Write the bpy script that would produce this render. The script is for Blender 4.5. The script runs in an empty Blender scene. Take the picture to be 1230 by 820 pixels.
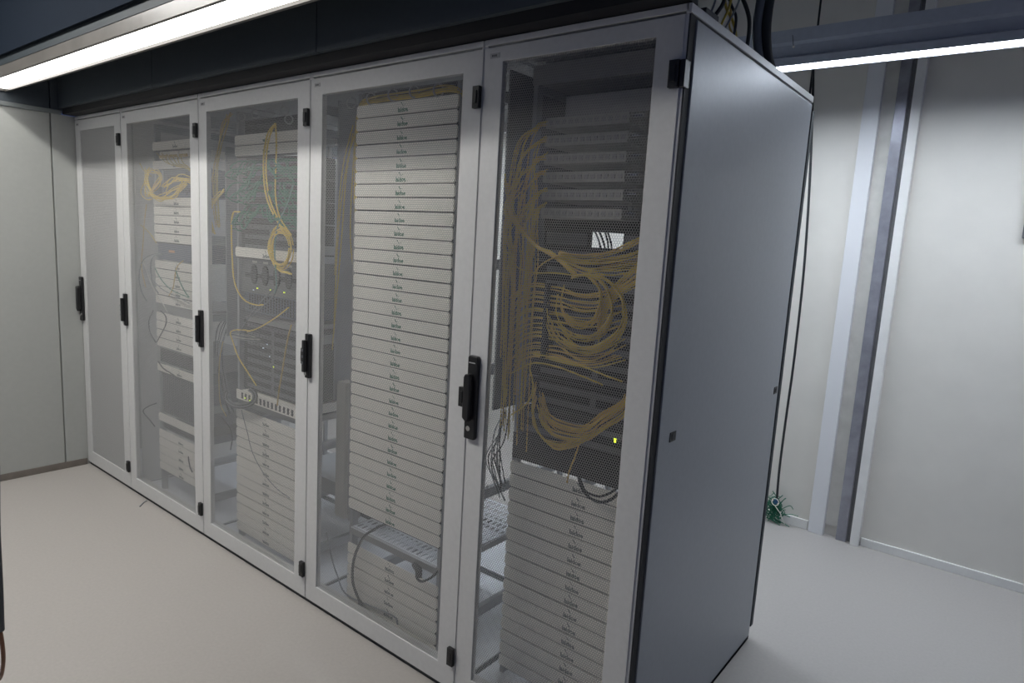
import bpy, math, random
import numpy as np
from mathutils import Vector, Matrix
random.seed(7)
S = bpy.context.scene
COL = S.collection
# ------------------------------------------------------------------ camera
F = 792.607
CAM = Vector((0.67936, -1.44162, 1.45637))
yaw, pitch, roll = math.radians(37.99542), math.radians(8.58531), math.radians(3.29958)
def basis():
    cy, sy, cp, sp = math.cos(yaw), math.sin(yaw), math.cos(pitch), math.sin(pitch)
    f = Vector((-sy*cp, cy*cp, -sp)); r = Vector((cy, sy, 0)); u = r.cross(f)
    cr, sr = math.cos(roll), math.sin(roll)
    return r*cr+u*sr, -r*sr+u*cr, f
R_, U_, D_ = basis()
cd = bpy.data.cameras.new('camera'); cam = bpy.data.objects.new('camera', cd); COL.objects.link(cam)
cam.matrix_world = Matrix(((R_.x, U_.x, -D_.x, CAM.x), (R_.y, U_.y, -D_.y, CAM.y), (R_.z, U_.z, -D_.z, CAM.z), (0, 0, 0, 1)))
cd.sensor_width = 36; cd.lens = F*36/1230; cd.clip_start = .02; cd.clip_end = 60
S.camera = cam
# ------------------------------------------------------------------ world and exposure
w = bpy.data.worlds.new('world'); S.world = w; w.use_nodes = True
w.node_tree.nodes['Background'].inputs[0].default_value = (0.38, 0.50, 1.0, 1)
w.node_tree.nodes['Background'].inputs[1].default_value = 0.13
S.view_settings.view_transform = 'Standard'; S.view_settings.look = 'None'
S.view_settings.gamma = 1; S.view_settings.use_curve_mapping = False
S.view_settings.exposure = 0.0
LAMP_FRONT, LAMP_BACK, LAMP_AISLE = 4.0, 45.0, 49.0     # strength of the fluorescent lamps

def at(px, py, Y):                        # point on the plane y = Y seen at a pixel of the photograph
    v = R_*((px-615)/F) - U_*((py-410)/F) + D_
    return CAM + v*((Y-CAM.y)/v.y)
# ------------------------------------------------------------------ materials
def mat(name, col, rough=.5, metal=0, noise=0, nscale=40, bump=0, emit=None, es=0, spec=.5, bscale=300, bdist=.001):
    m = bpy.data.materials.new(name); m.use_nodes = True
    nt = m.node_tree; b = nt.nodes['Principled BSDF']
    b.inputs['Base Color'].default_value = (*col, 1); b.inputs['Roughness'].default_value = rough
    b.inputs['Metallic'].default_value = metal; b.inputs['Specular IOR Level'].default_value = spec
    if emit:
        b.inputs['Emission Color'].default_value = (*emit, 1); b.inputs['Emission Strength'].default_value = es
    if noise or bump:
        tc = nt.nodes.new('ShaderNodeTexCoord')
    if noise:
        n = nt.nodes.new('ShaderNodeTexNoise'); n.inputs['Scale'].default_value = nscale; n.inputs['Detail'].default_value = 6
        nt.links.new(tc.outputs['Object'], n.inputs['Vector'])
        cr = nt.nodes.new('ShaderNodeValToRGB')
        cr.color_ramp.elements[0].position = .3; cr.color_ramp.elements[1].position = .7
        cr.color_ramp.elements[0].color = (*[c*(1-noise) for c in col], 1)
        cr.color_ramp.elements[1].color = (*[min(1, c*(1+noise)) for c in col], 1)
        nt.links.new(n.outputs['Fac'], cr.inputs['Fac']); nt.links.new(cr.outputs['Color'], b.inputs['Base Color'])
    if bump:
        n2 = nt.nodes.new('ShaderNodeTexNoise'); n2.inputs['Scale'].default_value = bscale
        nt.links.new(tc.outputs['Object'], n2.inputs['Vector'])
        bp = nt.nodes.new('ShaderNodeBump'); bp.inputs['Strength'].default_value = bump; bp.inputs['Distance'].default_value = bdist
        nt.links.new(n2.outputs['Fac'], bp.inputs['Height']); nt.links.new(bp.outputs['Normal'], b.inputs['Normal'])
    return m
M = {}
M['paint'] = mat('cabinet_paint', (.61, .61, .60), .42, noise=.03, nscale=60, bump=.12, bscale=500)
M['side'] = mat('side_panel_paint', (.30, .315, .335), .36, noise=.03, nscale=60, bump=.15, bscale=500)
M['sheet'] = mat('perforated_sheet_paint', (.38, .38, .375), .5)
M['inner'] = mat('inner_steel', (.30, .31, .33), .5, noise=.05, nscale=20)
M['base'] = mat('base_plate_steel', (.68, .70, .74), .45, noise=.06, nscale=12)
M['dark'] = mat('dark_gap', (.012, .012, .014), .7)
M['plinth'] = mat('plinth_dark', (.02, .028, .034), .6)
M['white'] = mat('panel_white', (.90, .865, .79), .5, noise=.02, nscale=30)
M['green_print'] = mat('green_print', (.03, .17, .10), .6)
M['grey_print'] = mat('grey_print', (.12, .14, .13), .6)
M['black'] = mat('black_plastic', (.012, .012, .013), .38)
M['black_matte'] = mat('black_steel', (.035, .036, .038), .6, noise=.1, nscale=60)
M['grey_device'] = mat('device_grey', (.16, .165, .175), .5, noise=.08, nscale=50)
M['tray_grey'] = mat('tray_grey', (.28, .28, .28), .5, noise=.05, nscale=50)
M['patch_grey'] = mat('patch_tray_grey', (.36, .35, .33), .5, noise=.12, nscale=80)
M['device_blue'] = mat('device_blue_grey', (.10, .12, .17), .5, noise=.1, nscale=50)
M['chrome'] = mat('lock_metal', (.6, .6, .6), .25, metal=1)
M['label'] = mat('label_grey', (.42, .42, .42), .5)
M['yellow'] = mat('yellow_cable', (.60, .45, .07), .5, noise=.12, nscale=30)
M['yellow_bright'] = mat('yellow_cable_bright', (.85, .62, .08), .5, noise=.08, nscale=30)
M['ochre'] = mat('ochre_cable', (.62, .42, .10), .5, noise=.12, nscale=30)
M['green'] = mat('green_cable', (.04, .22, .14), .5, noise=.2, nscale=30)
M['teal'] = mat('teal_cable', (.16, .34, .30), .5)
M['cable_black'] = mat('cable_black', (.02, .022, .024), .45)
M['cable_grey'] = mat('cable_grey', (.2, .22, .23), .45)
M['orange'] = mat('orange_label', (.7, .3, .1), .5)
M['floor'] = mat('floor_vinyl', (.435, .41, .385), .45, noise=.035, nscale=90, bump=.05, bscale=200)
M['wall_back'] = mat('back_wall_paint', (.73, .70, .64), .55, noise=.03, nscale=6, bump=.25, bscale=220)
M['wall_left'] = mat('left_wall_panel', (.40, .41, .39), .5, noise=.02, nscale=40, bump=.1, bscale=300)
M['blank'] = mat('blank_door_sheet', (.44, .44, .43), .5)
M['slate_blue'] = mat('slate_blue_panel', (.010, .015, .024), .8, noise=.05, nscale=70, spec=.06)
M['slate'] = mat('slate_panel', (.075, .09, .105), .45, noise=.05, nscale=70, bump=.1)
M['trim_grey'] = mat('ledge_grey', (.22, .24, .24), .5)
M['baseboard'] = mat('baseboard_brown_grey', (.17, .15, .13), .55, noise=.12, nscale=14)
M['white_trim'] = mat('white_trim', (.80, .79, .76), .5, noise=.03, nscale=20)
M['lavender'] = mat('lavender_trim', (.76, .76, .77), .5)
M['recess'] = mat('recess_wall', (.66, .64, .59), .6, noise=.08, nscale=15)
M['steel'] = mat('steel_column', (.33, .33, .37), .3, metal=.4, noise=.15, nscale=18)
M['steel_dark'] = mat('steel_column_side', (.22, .22, .23), .5)
M['housing'] = mat('lamp_housing', (.50, .53, .60), .4, noise=.04)
M['housing_beige'] = mat('lamp_housing_beige', (.11, .10, .088), .3, noise=.25, nscale=5)
M['ceiling'] = mat('ceiling_paint', (.30, .32, .36), .6, noise=.04)
M['led_yellow'] = mat('led_yellow', (.6, .7, .05), .4, emit=(.75, .95, .05), es=2.2)
M['led_white'] = mat('led_white', (.7, .8, .9), .4, emit=(.8, .9, 1), es=.8)
M['tube_front'] = mat('lamp_diffuser_front', (.9, .9, .9), .5, emit=(1.0, .985, .95), es=LAMP_FRONT)
M['tube_back'] = mat('lamp_diffuser_back', (.9, .9, .9), .5, emit=(.82, .90, 1.0), es=LAMP_BACK)
M['tube_aisle'] = mat('lamp_diffuser_aisle', (.9, .9, .9), .5, emit=(1.0, .985, .95), es=LAMP_AISLE)
M['brown'] = mat('brown_leather', (.16, .07, .035), .5, noise=.15)
M['cloth'] = mat('grey_cloth', (.07, .075, .085), .8, noise=.1, nscale=200)
M['blue'] = mat('blue_plug', (.02, .10, .22), .4)
M['beige'] = mat('duct_beige', (.52, .50, .46), .5, noise=.03)
M['green_fibre'] = mat('green_fibre', (.02, .16, .09), .6, noise=.2, nscale=90)
# ------------------------------------------------------------------ mesh builder
class MB:
    def __init__(s): s.v = []; s.f = []
    def box(s, x0, x1, y0, y1, z0, z1):
        if x0 > x1: x0, x1 = x1, x0
        if y0 > y1: y0, y1 = y1, y0
        if z0 > z1: z0, z1 = z1, z0
        n = len(s.v)
        s.v += [(x0,y0,z0),(x1,y0,z0),(x1,y1,z0),(x0,y1,z0),(x0,y0,z1),(x1,y0,z1),(x1,y1,z1),(x0,y1,z1)]
        s.f += [tuple(n+i for i in q) for q in ((0,3,2,1),(4,5,6,7),(0,1,5,4),(1,2,6,5),(2,3,7,6),(3,0,4,7))]
        return s
    def prism(s, pts, axis, a, b):        # pts: 2D outline; extruded along axis from a to b
        n = len(s.v); k = len(pts)
        def P(p, t):
            return (t, p[0], p[1]) if axis == 0 else (p[0], t, p[1]) if axis == 1 else (p[0], p[1], t)
        s.v += [P(p, a) for p in pts] + [P(p, b) for p in pts]
        s.f += [tuple(range(n, n+k)), tuple(range(n+2*k-1, n+k-1, -1))]
        s.f += [(n+i, n+k+i, n+k+(i+1) % k, n+(i+1) % k) for i in range(k)]
        return s
    def tube(s, pts, r, seg=6, taper=None):
        pts = [Vector(p) for p in pts]; n0 = len(s.v); k = len(pts)
        up = Vector((0, 0, 1)); prev = None
        for i, p in enumerate(pts):
            t = (pts[min(i+1, k-1)]-pts[max(i-1, 0)])
            if t.length < 1e-9: t = Vector((0, 0, 1))
            t.normalize()
            a = prev if prev is not None else (Vector((1, 0, 0)) if abs(t.z) > .8 else up)
            a = a - t*a.dot(t)
            if a.length < 1e-6: a = Vector((0, 1, 0)) - t*t.y
            a.normalize(); prev = a; b = t.cross(a)
            rr = r if taper is None else r*taper[i]
            for j in range(seg):
                an = 2*math.pi*j/seg
                s.v.append(tuple(p + (a*math.cos(an)+b*math.sin(an))*rr))
        for i in range(k-1):
            for j in range(seg):
                s.f.append((n0+i*seg+j, n0+i*seg+(j+1) % seg, n0+(i+1)*seg+(j+1) % seg, n0+(i+1)*seg+j))
        s.f.append(tuple(n0+j for j in range(seg))[::-1]); s.f.append(tuple(n0+(k-1)*seg+j for j in range(seg)))
        return s
    def cyl(s, c, r, h, axis=1, seg=16):
        pts = [(math.cos(2*math.pi*i/seg)*r, math.sin(2*math.pi*i/seg)*r) for i in range(seg)]
        o = [0, 1, 2]; o.remove(axis)
        return s.prism([(p[0]+c[o[0]], p[1]+c[o[1]]) for p in pts], axis, c[axis], c[axis]+h)
    def build(s, name, m, parent=None, bevel=0, smooth=False, at0=None):
        me = bpy.data.meshes.new(name)
        if at0 is not None: s.v = [tuple(Vector(v)-Vector(at0)) for v in s.v]
        me.from_pydata(s.v, [], s.f); me.materials.append(m); me.update()
        import bmesh
        bm = bmesh.new(); bm.from_mesh(me); bmesh.ops.recalc_face_normals(bm, faces=bm.faces); bm.to_mesh(me); bm.free()
        if smooth: me.shade_smooth()
        o = bpy.data.objects.new(name, me); COL.objects.link(o)
        if at0 is not None: o.location = at0
        if parent: o.parent = parent
        if bevel:
            b = o.modifiers.new('bevel', 'BEVEL'); b.width = bevel; b.segments = 2; b.limit_method = 'ANGLE'
        return o
def tag(o, label=None, cat=None, group=None, kind=None):
    if label: o['label'] = label
    if cat: o['category'] = cat
    if group: o['group'] = group
    if kind: o['kind'] = kind
    return o
def empty(name, loc, label, cat, group=None):
    o = bpy.data.objects.new(name, None); COL.objects.link(o); o.location = loc; o.empty_display_size = .05
    return tag(o, label, cat, group)
def under(o, root):                       # part meshes are written in world coordinates
    o.parent = root; o.matrix_parent_inverse = Matrix.Translation(root.location).inverted() if root.type == 'EMPTY' else Matrix.Identity(4)
    return o
def spline(P, n=8):
    P = [Vector(p) for p in P]
    if len(P) < 3: return [P[0].lerp(P[-1], i/n) for i in range(n+1)]
    Q = [P[0]*2-P[1]] + P + [P[-1]*2-P[-2]]; out = []
    for i in range(1, len(Q)-2):
        for k in range(n):
            t = k/n; a, b, c, d = Q[i-1], Q[i], Q[i+1], Q[i+2]
            out.append(.5*((2*b)+(c-a)*t+(2*a-5*b+4*c-d)*t*t+(3*b-a-3*c+d)*t**3))
    out.append(P[-1]); return out
def cable(pts, r, m, label, group=None, name='patch_cable', n=7, cat='cable', seg=6):
    if name == 'patch_cable': name = {'yellow': 'yellow_cable', 'yellow_bright': 'yellow_cable', 'ochre': 'ochre_cable', 'green': 'green_cable'}.get(m, 'thin_cable')
    o = MB().tube(spline(pts, n), r, seg).build(name, M[m], smooth=True, at0=tuple(Vector(pts[0])))
    return tag(o, label, cat, group)
def pix(pl, Y, jit=0):                    # polyline of pixels (x, y[, depth]) -> world points
    out = []
    for p in pl:
        q = at(p[0], p[1], p[2] if len(p) > 2 else Y)
        out.append(q + Vector((random.uniform(-jit, jit), random.uniform(-jit, jit)*.5, random.uniform(-jit, jit))))
    return out
# ------------------------------------------------------------------ the room
YB = 2.284; XL = -3.61
def struct(name, mb, m, bevel=0):
    return tag(mb.build(name, M[m], bevel=bevel), kind='structure')
struct('floor', MB().box(XL-.1, 4.5, -4.5, YB+.1, -.06, 0), 'floor')
struct('ceiling', MB().box(XL-.1, 4.5, -4.5, YB+.1, 3.0, 3.06), 'ceiling')
struct('wall_back', MB().box(XL-.1, -.10, YB, YB+.1, 0, 3.0).box(-.10, .105, YB+.012, YB+.1, 0, 3.0).box(.105, 4.5, YB, YB+.1, 0, 3.0), 'wall_back')
struct('wall_left', MB().box(XL-.1, XL, -.1105, YB, 0, 2.0).box(XL-.1, XL, -4.5, -.1175, 0, 2.0).box(XL-.1, XL-.012, -.1175, -.1105, 0, 2.0), 'wall_left', .0015)
struct('trim_1', MB().box(XL-.1, XL+.010, -4.5, -.063, 2.0, 2.022), 'trim_grey', .002)            # ledge of the left wall
struct('trim_2', MB().box(XL-.1, XL+.004, -.1105, YB, 2.022, 3.0).box(XL-.1, XL+.004, -4.5, -.1175, 2.022, 3.0), 'slate')
struct('baseboard_left', MB().box(XL-.01, XL+.006, -4.5, -.003, 0, .038), 'baseboard', .002)
struct('baseboard_back', MB().box(.15, 4.5, YB-.014, YB, 0, .042).box(-.6, -.112, YB-.014, YB, 0, .05), 'white_trim', .002)
# seam strip, flange, steel column and flange on the back wall
struct('trim_3', MB().box(-.376, -.366, YB-.002, YB+.01, 0, 3.0), 'dark')
struct('trim_4', MB().box(-.105, -.03, YB-.03, YB+.03, 0, 3.0), 'lavender', .002)
struct('trim_5', MB().box(.105, .146, YB-.045, YB+.03, 0, 3.0), 'white_trim', .002)
struct('trim_6', MB().box(.034, .083, YB-.03, YB+.031, 0, 3.0), 'steel', .003)
struct('trim_7', MB().box(.083, .105, YB-.005, YB+.031, 0, 3.0), 'steel_dark')
struct('trim_8', MB().box(-.03, .034, YB+.004, YB+.013, .055, 3.0), 'recess')
# bulkhead of slate panels above the cabinets, with seams every 1.2 m
bk = MB(); e = [XL, -2.469, -1.272, -.075, 0.0]
for a, b in zip(e[:-1], e[1:]): bk.box(a+.002 if a > XL else a, b-.002 if b < 0 else b, -.075, -.05, 2.034, 3.0)
bk.box(XL, 0, -.05, .035, 2.034, 3.0)
struct('trim_9', bk, 'slate')
struct('trim_12', MB().box(XL, 0, -.055, .035, 2.003, 2.034), 'dark')
# slate fascia hanging in front, over the lamp
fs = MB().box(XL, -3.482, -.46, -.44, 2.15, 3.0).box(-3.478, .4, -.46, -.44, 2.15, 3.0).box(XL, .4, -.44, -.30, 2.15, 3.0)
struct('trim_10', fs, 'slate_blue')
struct('trim_11', MB().box(XL, .4, -.445, -.31, 2.115, 2.15), 'plinth')
# ------------------------------------------------------------------ fluorescent lamps
def lamp(label, x0, x1, yc, z, wd, tube, skin, hang, slot=.012):
    root = empty('ceiling_lamp', ((x0+x1)/2, yc, z), label, 'lamp')
    h = wd/2
    prof = [(-h-.012, 0), (-h-.012, .03), (-h*.7, .042), (-h*.7, .085), (-h-.004, .095), (-h-.004, hang), (h+.004, hang), (h+.004, .095), (h*.7, .085), (h*.7, .042), (h+.012, .03), (h+.012, 0), (h, 0), (h, slot), (-h, slot), (-h, 0)]
    if hang < .1:
        prof = [(-h-.012, 0), (-h-.012, hang), (h+.012, hang), (h+.012, 0), (h, 0), (h, slot), (-h, slot), (-h, 0)]
    o = MB().prism([(yc+p[0], z+p[1]) for p in prof], 0, x0, x1).build('housing', M[skin]); under(o, root)
    n = max(1, round((x1-x0)/1.2))
    for i in range(n):
        a = x0+.01+(x1-x0-.02)*i/n; b = x0+.01+(x1-x0-.02)*(i+1)/n
        o = MB().box(a, b-.004, yc-h+.001, yc+h-.001, z+slot-.004, z+slot-.0005).build('diffuser', M[tube]); under(o, root)
    for xx in (x0-.006, x1):
        o = MB().box(xx, xx+.006, yc-h-.012, yc+h+.012, z, z+min(.09, hang)).build('end_cap', M[skin]); under(o, root)
    return root
lamp('bright white strip lamp hanging in front of the cabinet doors under the slate fascia', -3.585, -.80, -.372, 2.07, .118, 'tube_front', 'housing_beige', .045, .014)
rl = lamp('blue-grey strip lamp hanging behind the cabinets in front of the back wall', -3.3, 1.9, 1.575, 2.25, .085, 'tube_back', 'housing', .145, .012)
under(MB().tube([at(952, 42, 1.525), at(952.5, 48, 1.525), at(953, 55, 1.525)], .0012).build('pull_cord', M['cable_black']), rl)
b_ = at(953, 56, 1.525); under(MB().cyl((b_.x, b_.y, b_.z), .005, .004, 1, 10).build('cord_bead', M['white']), rl)
# lamp over the aisle behind the photographer
lamp('strip lamp over the aisle behind the photographer', -3.5, -.92, -1.22, 2.66, .15, 'tube_aisle', 'housing', .145, .006)

# ------------------------------------------------------------------ perforated sheets
_sheets = {}
def sheet_mesh(w_, h_, P=.0072, s=.875, t=.001):
    key = round(w_, 3)
    if key in _sheets: return _sheets[key]
    dz = P*math.sqrt(3)/2; nx = int(w_/P); nz = int(h_/dz)
    cx, cz = [], []
    for j in range(nz):
        off = (P/2 if j % 2 else 0)
        k = np.arange(nx - (1 if j % 2 else 0)); cx.append(k*P+P/2+off); cz.append(np.full(len(k), j*dz+dz/2))
    cx = np.concatenate(cx) - nx*P/2; cz = np.concatenate(cz); N = len(cx)
    ang = np.radians(np.arange(6)*60+30); R0 = P/math.sqrt(3); R1 = R0*s
    V = np.zeros((N, 18, 3), np.float32)
    for q, (rad, yy) in enumerate(((R0, 0), (R1, 0), (R1, t))):
        V[:, q*6:(q+1)*6, 0] = cx[:, None]+rad*np.cos(ang)
        V[:, q*6:(q+1)*6, 1] = yy
        V[:, q*6:(q+1)*6, 2] = cz[:, None]+rad*np.sin(ang)
    fc = []
    for i in range(6):
        j = (i+1) % 6
        fc.append((i, j, 6+j, 6+i)); fc.append((6+i, 6+j, 12+j, 12+i))
    fc = np.array(fc, np.int32); Fc = (fc[None]+(np.arange(N)*18)[:, None, None]).reshape(-1)
    me = bpy.data.meshes.new('perforated_sheet'); me.vertices.add(N*18); me.vertices.foreach_set('co', V.reshape(-1))
    nf = N*12; me.loops.add(nf*4); me.loops.foreach_set('vertex_index', Fc.astype(np.int32))
    me.polygons.add(nf); me.polygons.foreach_set('loop_start', np.arange(nf, dtype=np.int32)*4)
    me.update(calc_edges=True); me.materials.append(M['sheet'])
    _sheets[key] = me; return me
# ------------------------------------------------------------------ cabinets
H, DEP = 2.0, 1.009
def handle_long(x, z, door):
    m = MB().prism([(x-.021, z-.125), (x-.021, z-.055), (x-.017, z-.05), (x-.017, z+.12), (x-.013, z+.125), (x+.017, z+.125), (x+.021, z+.12), (x+.021, z-.12), (x+.017, z-.127), (x-.017, z-.127)], 1, -.014, .0)
    m.prism([(x-.014, z-.06), (x-.014, z+.062), (x-.009, z+.072), (x+.005, z+.072), (x+.010, z+.06), (x+.010, z-.06), (x+.002, z-.072)], 1, -.034, -.014)
    h = m.build('handle', M['black'], bevel=.0025); h.parent = door
    return m
def cabinet(x1, w_, label, handle, blank=False, side=False):
    x0 = x1-w_; cx = (x0+x1)/2
    root = empty('server_cabinet', (cx, 0, 0), label, 'cabinet', None)
    g = .003
    fr = MB()
    for xa, xb in ((x0, x0+.012), (x1-.012, x1-(.0036 if side else 0))):   # front edge posts between the doors
        fr.box(xa, xb, .004, .045, .02, 1.999)
        fr.box(xa, xb, DEP-.05, DEP, .02, 1.999)
    fr.box(x0+.001, x1-.0037, .0, .045, 1.984, 2.0); fr.box(x0+.001, x1-.001, DEP-.045, DEP, 1.95, 2.0)
    fr.box(x0+.012, x1-.012, .03, .045, .03, .085); fr.box(x0+.012, x1-.012, DEP-.02, DEP, .03, .10)
    under(fr.build('frame', M['paint'], bevel=.001), root)
    under(MB().box(x0+.012, x1-.012, .045, DEP-.045, 1.985, 1.998).build('roof', M['inner']), root)
    under(MB().box(x0, x1, .012, DEP-.02, 0, .03).build('plinth', M['plinth']), root)
    bp = MB().box(x0+.012, x1-.012, .045, .62, .03, .036).box(x0+.012, x1-.012, .66, DEP-.03, .03, .036)
    under(bp.build('base_plate', M['base']), root)
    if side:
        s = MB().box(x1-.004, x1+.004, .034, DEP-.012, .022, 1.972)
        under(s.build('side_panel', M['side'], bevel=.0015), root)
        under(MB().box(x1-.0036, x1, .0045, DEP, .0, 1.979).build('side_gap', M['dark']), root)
        under(MB().box(x1-.009, x1+.003, 0.0, DEP, 1.980, 2.0).build('top_rail', M['paint'], bevel=.001), root)
        for (ya, yb2) in ((.096, .131), (.945, .98)):
            o = under(MB().box(x1+.0041, x1+.006, ya, yb2, .974, 1.0).build('lock', M['black'], bevel=.001), root)
            q = MB().box(x1+.006, x1+.0072, ya+.009, yb2-.009, .980, .994).build('lock_insert', M['black_matte']); q.parent = o
        under(MB().box(x1-.02, x1+.004, DEP+.002, DEP+.026, .05, 1.955).build('rear_door', M['plinth'], bevel=.001), root)
    # door
    dx0, dx1 = x0+g, x1-g-(.008 if side else 0); dz0, dz1 = .022, 1.978
    sl, sr = .066, .074
    if side: sr = .068
    px0, px1, pz0, pz1 = dx0+sl, dx1-sr, .093, (1.938 if side else 1.922)
    dm = MB()
    outer = [(dx0, dz0), (dx1, dz0), (dx1, dz1), (dx0, dz1)]; inner = [(px0, pz0), (px1, pz0), (px1, pz1), (px0, pz1)]
    for yy in (0, .02):
        n = len(dm.v); dm.v += [(p[0], yy, p[1]) for p in outer+inner]
        dm.f += [(n+i, n+(i+1) % 4, n+4+(i+1) % 4, n+4+i) for i in range(4)]
    dm.f += [(i, (i+1) % 4, 8+(i+1) % 4, 8+i) for i in range(4)] + [(4+i, 4+(i+1) % 4, 12+(i+1) % 4, 12+i) for i in range(4)]
    door = under(dm.build('door', M['paint'], bevel=.0015), root)
    me = sheet_mesh(px1-px0+.006, pz1-pz0+.01)
    so = bpy.data.objects.new('perforated_sheet', me); COL.objects.link(so); so.parent = door
    if blank:
        so.data = me.copy(); so.data.materials[0] = M['blank']
    so.location = ((px0+px1)/2, .004 if True else 0, pz0-.005)
    if blank:
        o = MB().box(px0-.01, px1+.01, .0075, .010, pz0-.01, pz1+.01).build('backing_sheet', M['blank']); o.parent = door
    for zz in (1.850, .990 if not side else .995, .140):
        hm = MB().box(dx1-.024, dx1+.001, -.013, .0, zz-.03, zz+.03).box(dx1-.021, dx1-.006, -.016, -.013, zz-.018, zz+.018)
        if side and zz > 1.5: hm.box(dx1+.001, dx1+.014, -.008, .02, zz-.03, zz+.03)
        if not side or zz > 1.5:
            hm.build('hinge', M['black'], bevel=.002).parent = door
    if handle == 'long':
        z = .995; x = dx0+.020
        handle_long(x, z, door)
        c = MB().cyl((x-.003, -.0165, z-.094), .008, .003, 1, 14).build('lock_cylinder', M['chrome']); c.parent = door
        c = MB().box(x-.012, x+.012, -.0145, -.014, z+.103, z+.106).build('handle_marking', M['label']); c.parent = door
    else:
        z = .995; x = dx0+.012
        m = MB().box(x-.012, x+.013, -.016, 0, z-.083, z+.083).box(x-.012, x+.004, -.030, -.016, z-.06, z+.06)
        m.build('handle', M['black'], bevel=.003).parent = door
        c = MB().cyl((x-.004, -.019, z-.066), .0075, .004, 1, 12).build('lock_cylinder', M['chrome']); c.parent = door
        m = MB()
        for k in range(3): m.box(x-.008, x-.001, -.0318, -.030, z-.03+k*.024, z-.02+k*.024)
        m.build('combination_dial', M['grey_device']).parent = door
    lx = dx0+.02
    o = MB().box(lx, lx+.034, -.0008, 0, 1.949, 1.962).build('label_plate', M['label']); o.parent = door
    m = MB()
    for k, ww in enumerate((.003, .002, .003, .002)): m.box(lx+.007+k*.005, lx+.007+k*.005+ww, -.0012, -.0008, 1.953, 1.958)
    m.build('label_print', M['black_matte']).parent = door
    return root
X = [0, -.602, -1.409, -2.215, -3.004, -3.604]
K5 = cabinet(X[0], .602, 'nearest grey cabinet with yellow cable tangles behind its door and an exposed side panel', 'long', side=True)
K4 = cabinet(X[1], .807, 'grey cabinet with one tall stack of white panels behind its perforated door', 'short')
K3 = cabinet(X[2], .806, 'middle grey cabinet with green cables and hanging yellow loops behind its door', 'short')
K2 = cabinet(X[3], .789, 'grey cabinet with several short white stacks, second from the left wall', 'short')
cabinet(X[4], .600, 'narrow grey cabinet with a blank backed door against the left wall', 'long', blank=True)

# rails the units are bolted to, side struts, added rear blocker: parts of no single unit, so each rack frame is its own thing
def rack_frame(cx, yb, w_, root, ztop=1.93):
    for s in (-1, 1):
        m = MB().box(cx+s*.2415, cx+s*.2265, yb+.003, yb+.03, .036, ztop)
        under(m.build('front_rail', M['inner']), root)
        m = MB().box(cx+s*.2415, cx+s*.2265, .78, .80, .036, ztop)
        under(m.build('rear_rail', M['inner']), root)
        o = w_/2-.022
        for z in (.10, .55, 1.0, 1.36, ztop-.03): under(MB().box(cx+s*min(.262, o), cx+s*min(.242, o-.015), yb+.03, .80, z, z+.035).build('side_strut', M['inner']), root)
    return root
def divider(root, x, z0, z1, y0, y1, m):
    under(MB().box(x-.004, x+.004, y0, y1, z0, z1).build('blocking_divider', M[m], bevel=.001), root)
def atx(px, py, X_):
    v = R_*((px-615)/F) - U_*((py-410)/F) + D_
    return CAM + v*((X_-CAM.x)/v.x)
wa, wb = atx(709, 277, -.602), atx(749, 299, -.602)        # opening in the divider, open towards the lit back wall
divider(K5, -.602, .93, 1.95, .12, min(wa.y, wb.y), 'grey_device')  # added sheet, blocks the bright view through to the back wall
divider(K5, -.602, .93, 1.95, max(wa.y, wb.y), .93, 'grey_device')
divider(K5, -.602, .93, min(wa.z, wb.z), min(wa.y, wb.y), max(wa.y, wb.y), 'grey_device')
divider(K5, -.602, max(wa.z, wb.z), 1.95, min(wa.y, wb.y), max(wa.y, wb.y), 'grey_device')
divider(K4, -1.409, .80, 1.93, .12, .93, 'inner')  # likewise added, keeps the gap left of the tall stack dark
divider(K3, -2.215, .95, 1.80, .12, .93, 'inner')  # added blocker for the left gap of the middle cabinet
divider(K2, -3.004, .04, 1.97, .06, .97, 'paint')
under(MB().box(-.59, -.012, .90, .906, .93, 1.97).build('rear_blocker', M['inner']), K5)  # added sheet hiding the lit back wall behind the fibre trays
C5, C4, C3, C2 = -.305, -1.005, -1.812, -2.610
rack_frame(C5, .16, .602, K5)
rack_frame(C4, .08, .807, K4)
rack_frame(C3, .08, .806, K3)
rack_frame(C2, .09, .789, K2)
# ------------------------------------------------------------------ blanking panels
U = .04445
_logo = {}
def text_mesh(txt, size, m):
    c = bpy.data.curves.new('logo', 'FONT'); c.body = txt; c.size = size; c.align_x = 'CENTER'; c.extrude = .0002; c.resolution_u = 2
    c.offset = .0006
    o = bpy.data.objects.new('tmp', c); COL.objects.link(o); dg = bpy.context.evaluated_depsgraph_get(); dg.update()
    me = bpy.data.meshes.new_from_object(o.evaluated_get(dg)); bpy.data.objects.remove(o)
    me.transform(Matrix.Rotation(math.pi/2, 4, 'X')); me.materials.clear(); me.materials.append(m); me.name = 'logo'
    return me
def logo_mesh(m):
    me = text_mesh('laidoe', .020, m)
    import bmesh
    bm = bmesh.new(); bm.from_mesh(me)
    def quad(a):
        vs = [bm.verts.new(p) for p in a]; bm.faces.new(vs)
    quad([(-.010, -.0003, .029), (-.007, -.0003, .030), (.003, -.0003, .019), (.000, -.0003, .018)])
    quad([(.000, -.0003, .018), (.003, -.0003, .019), (.011, -.0003, .023), (.010, -.0003, .021)])
    bm.to_mesh(me); bm.free(); me.transform(Matrix.Translation((0, 0, .006)))
    return me
LG, LG2 = logo_mesh(M['green_print']), logo_mesh(M['grey_print'])
_bp = None
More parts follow.
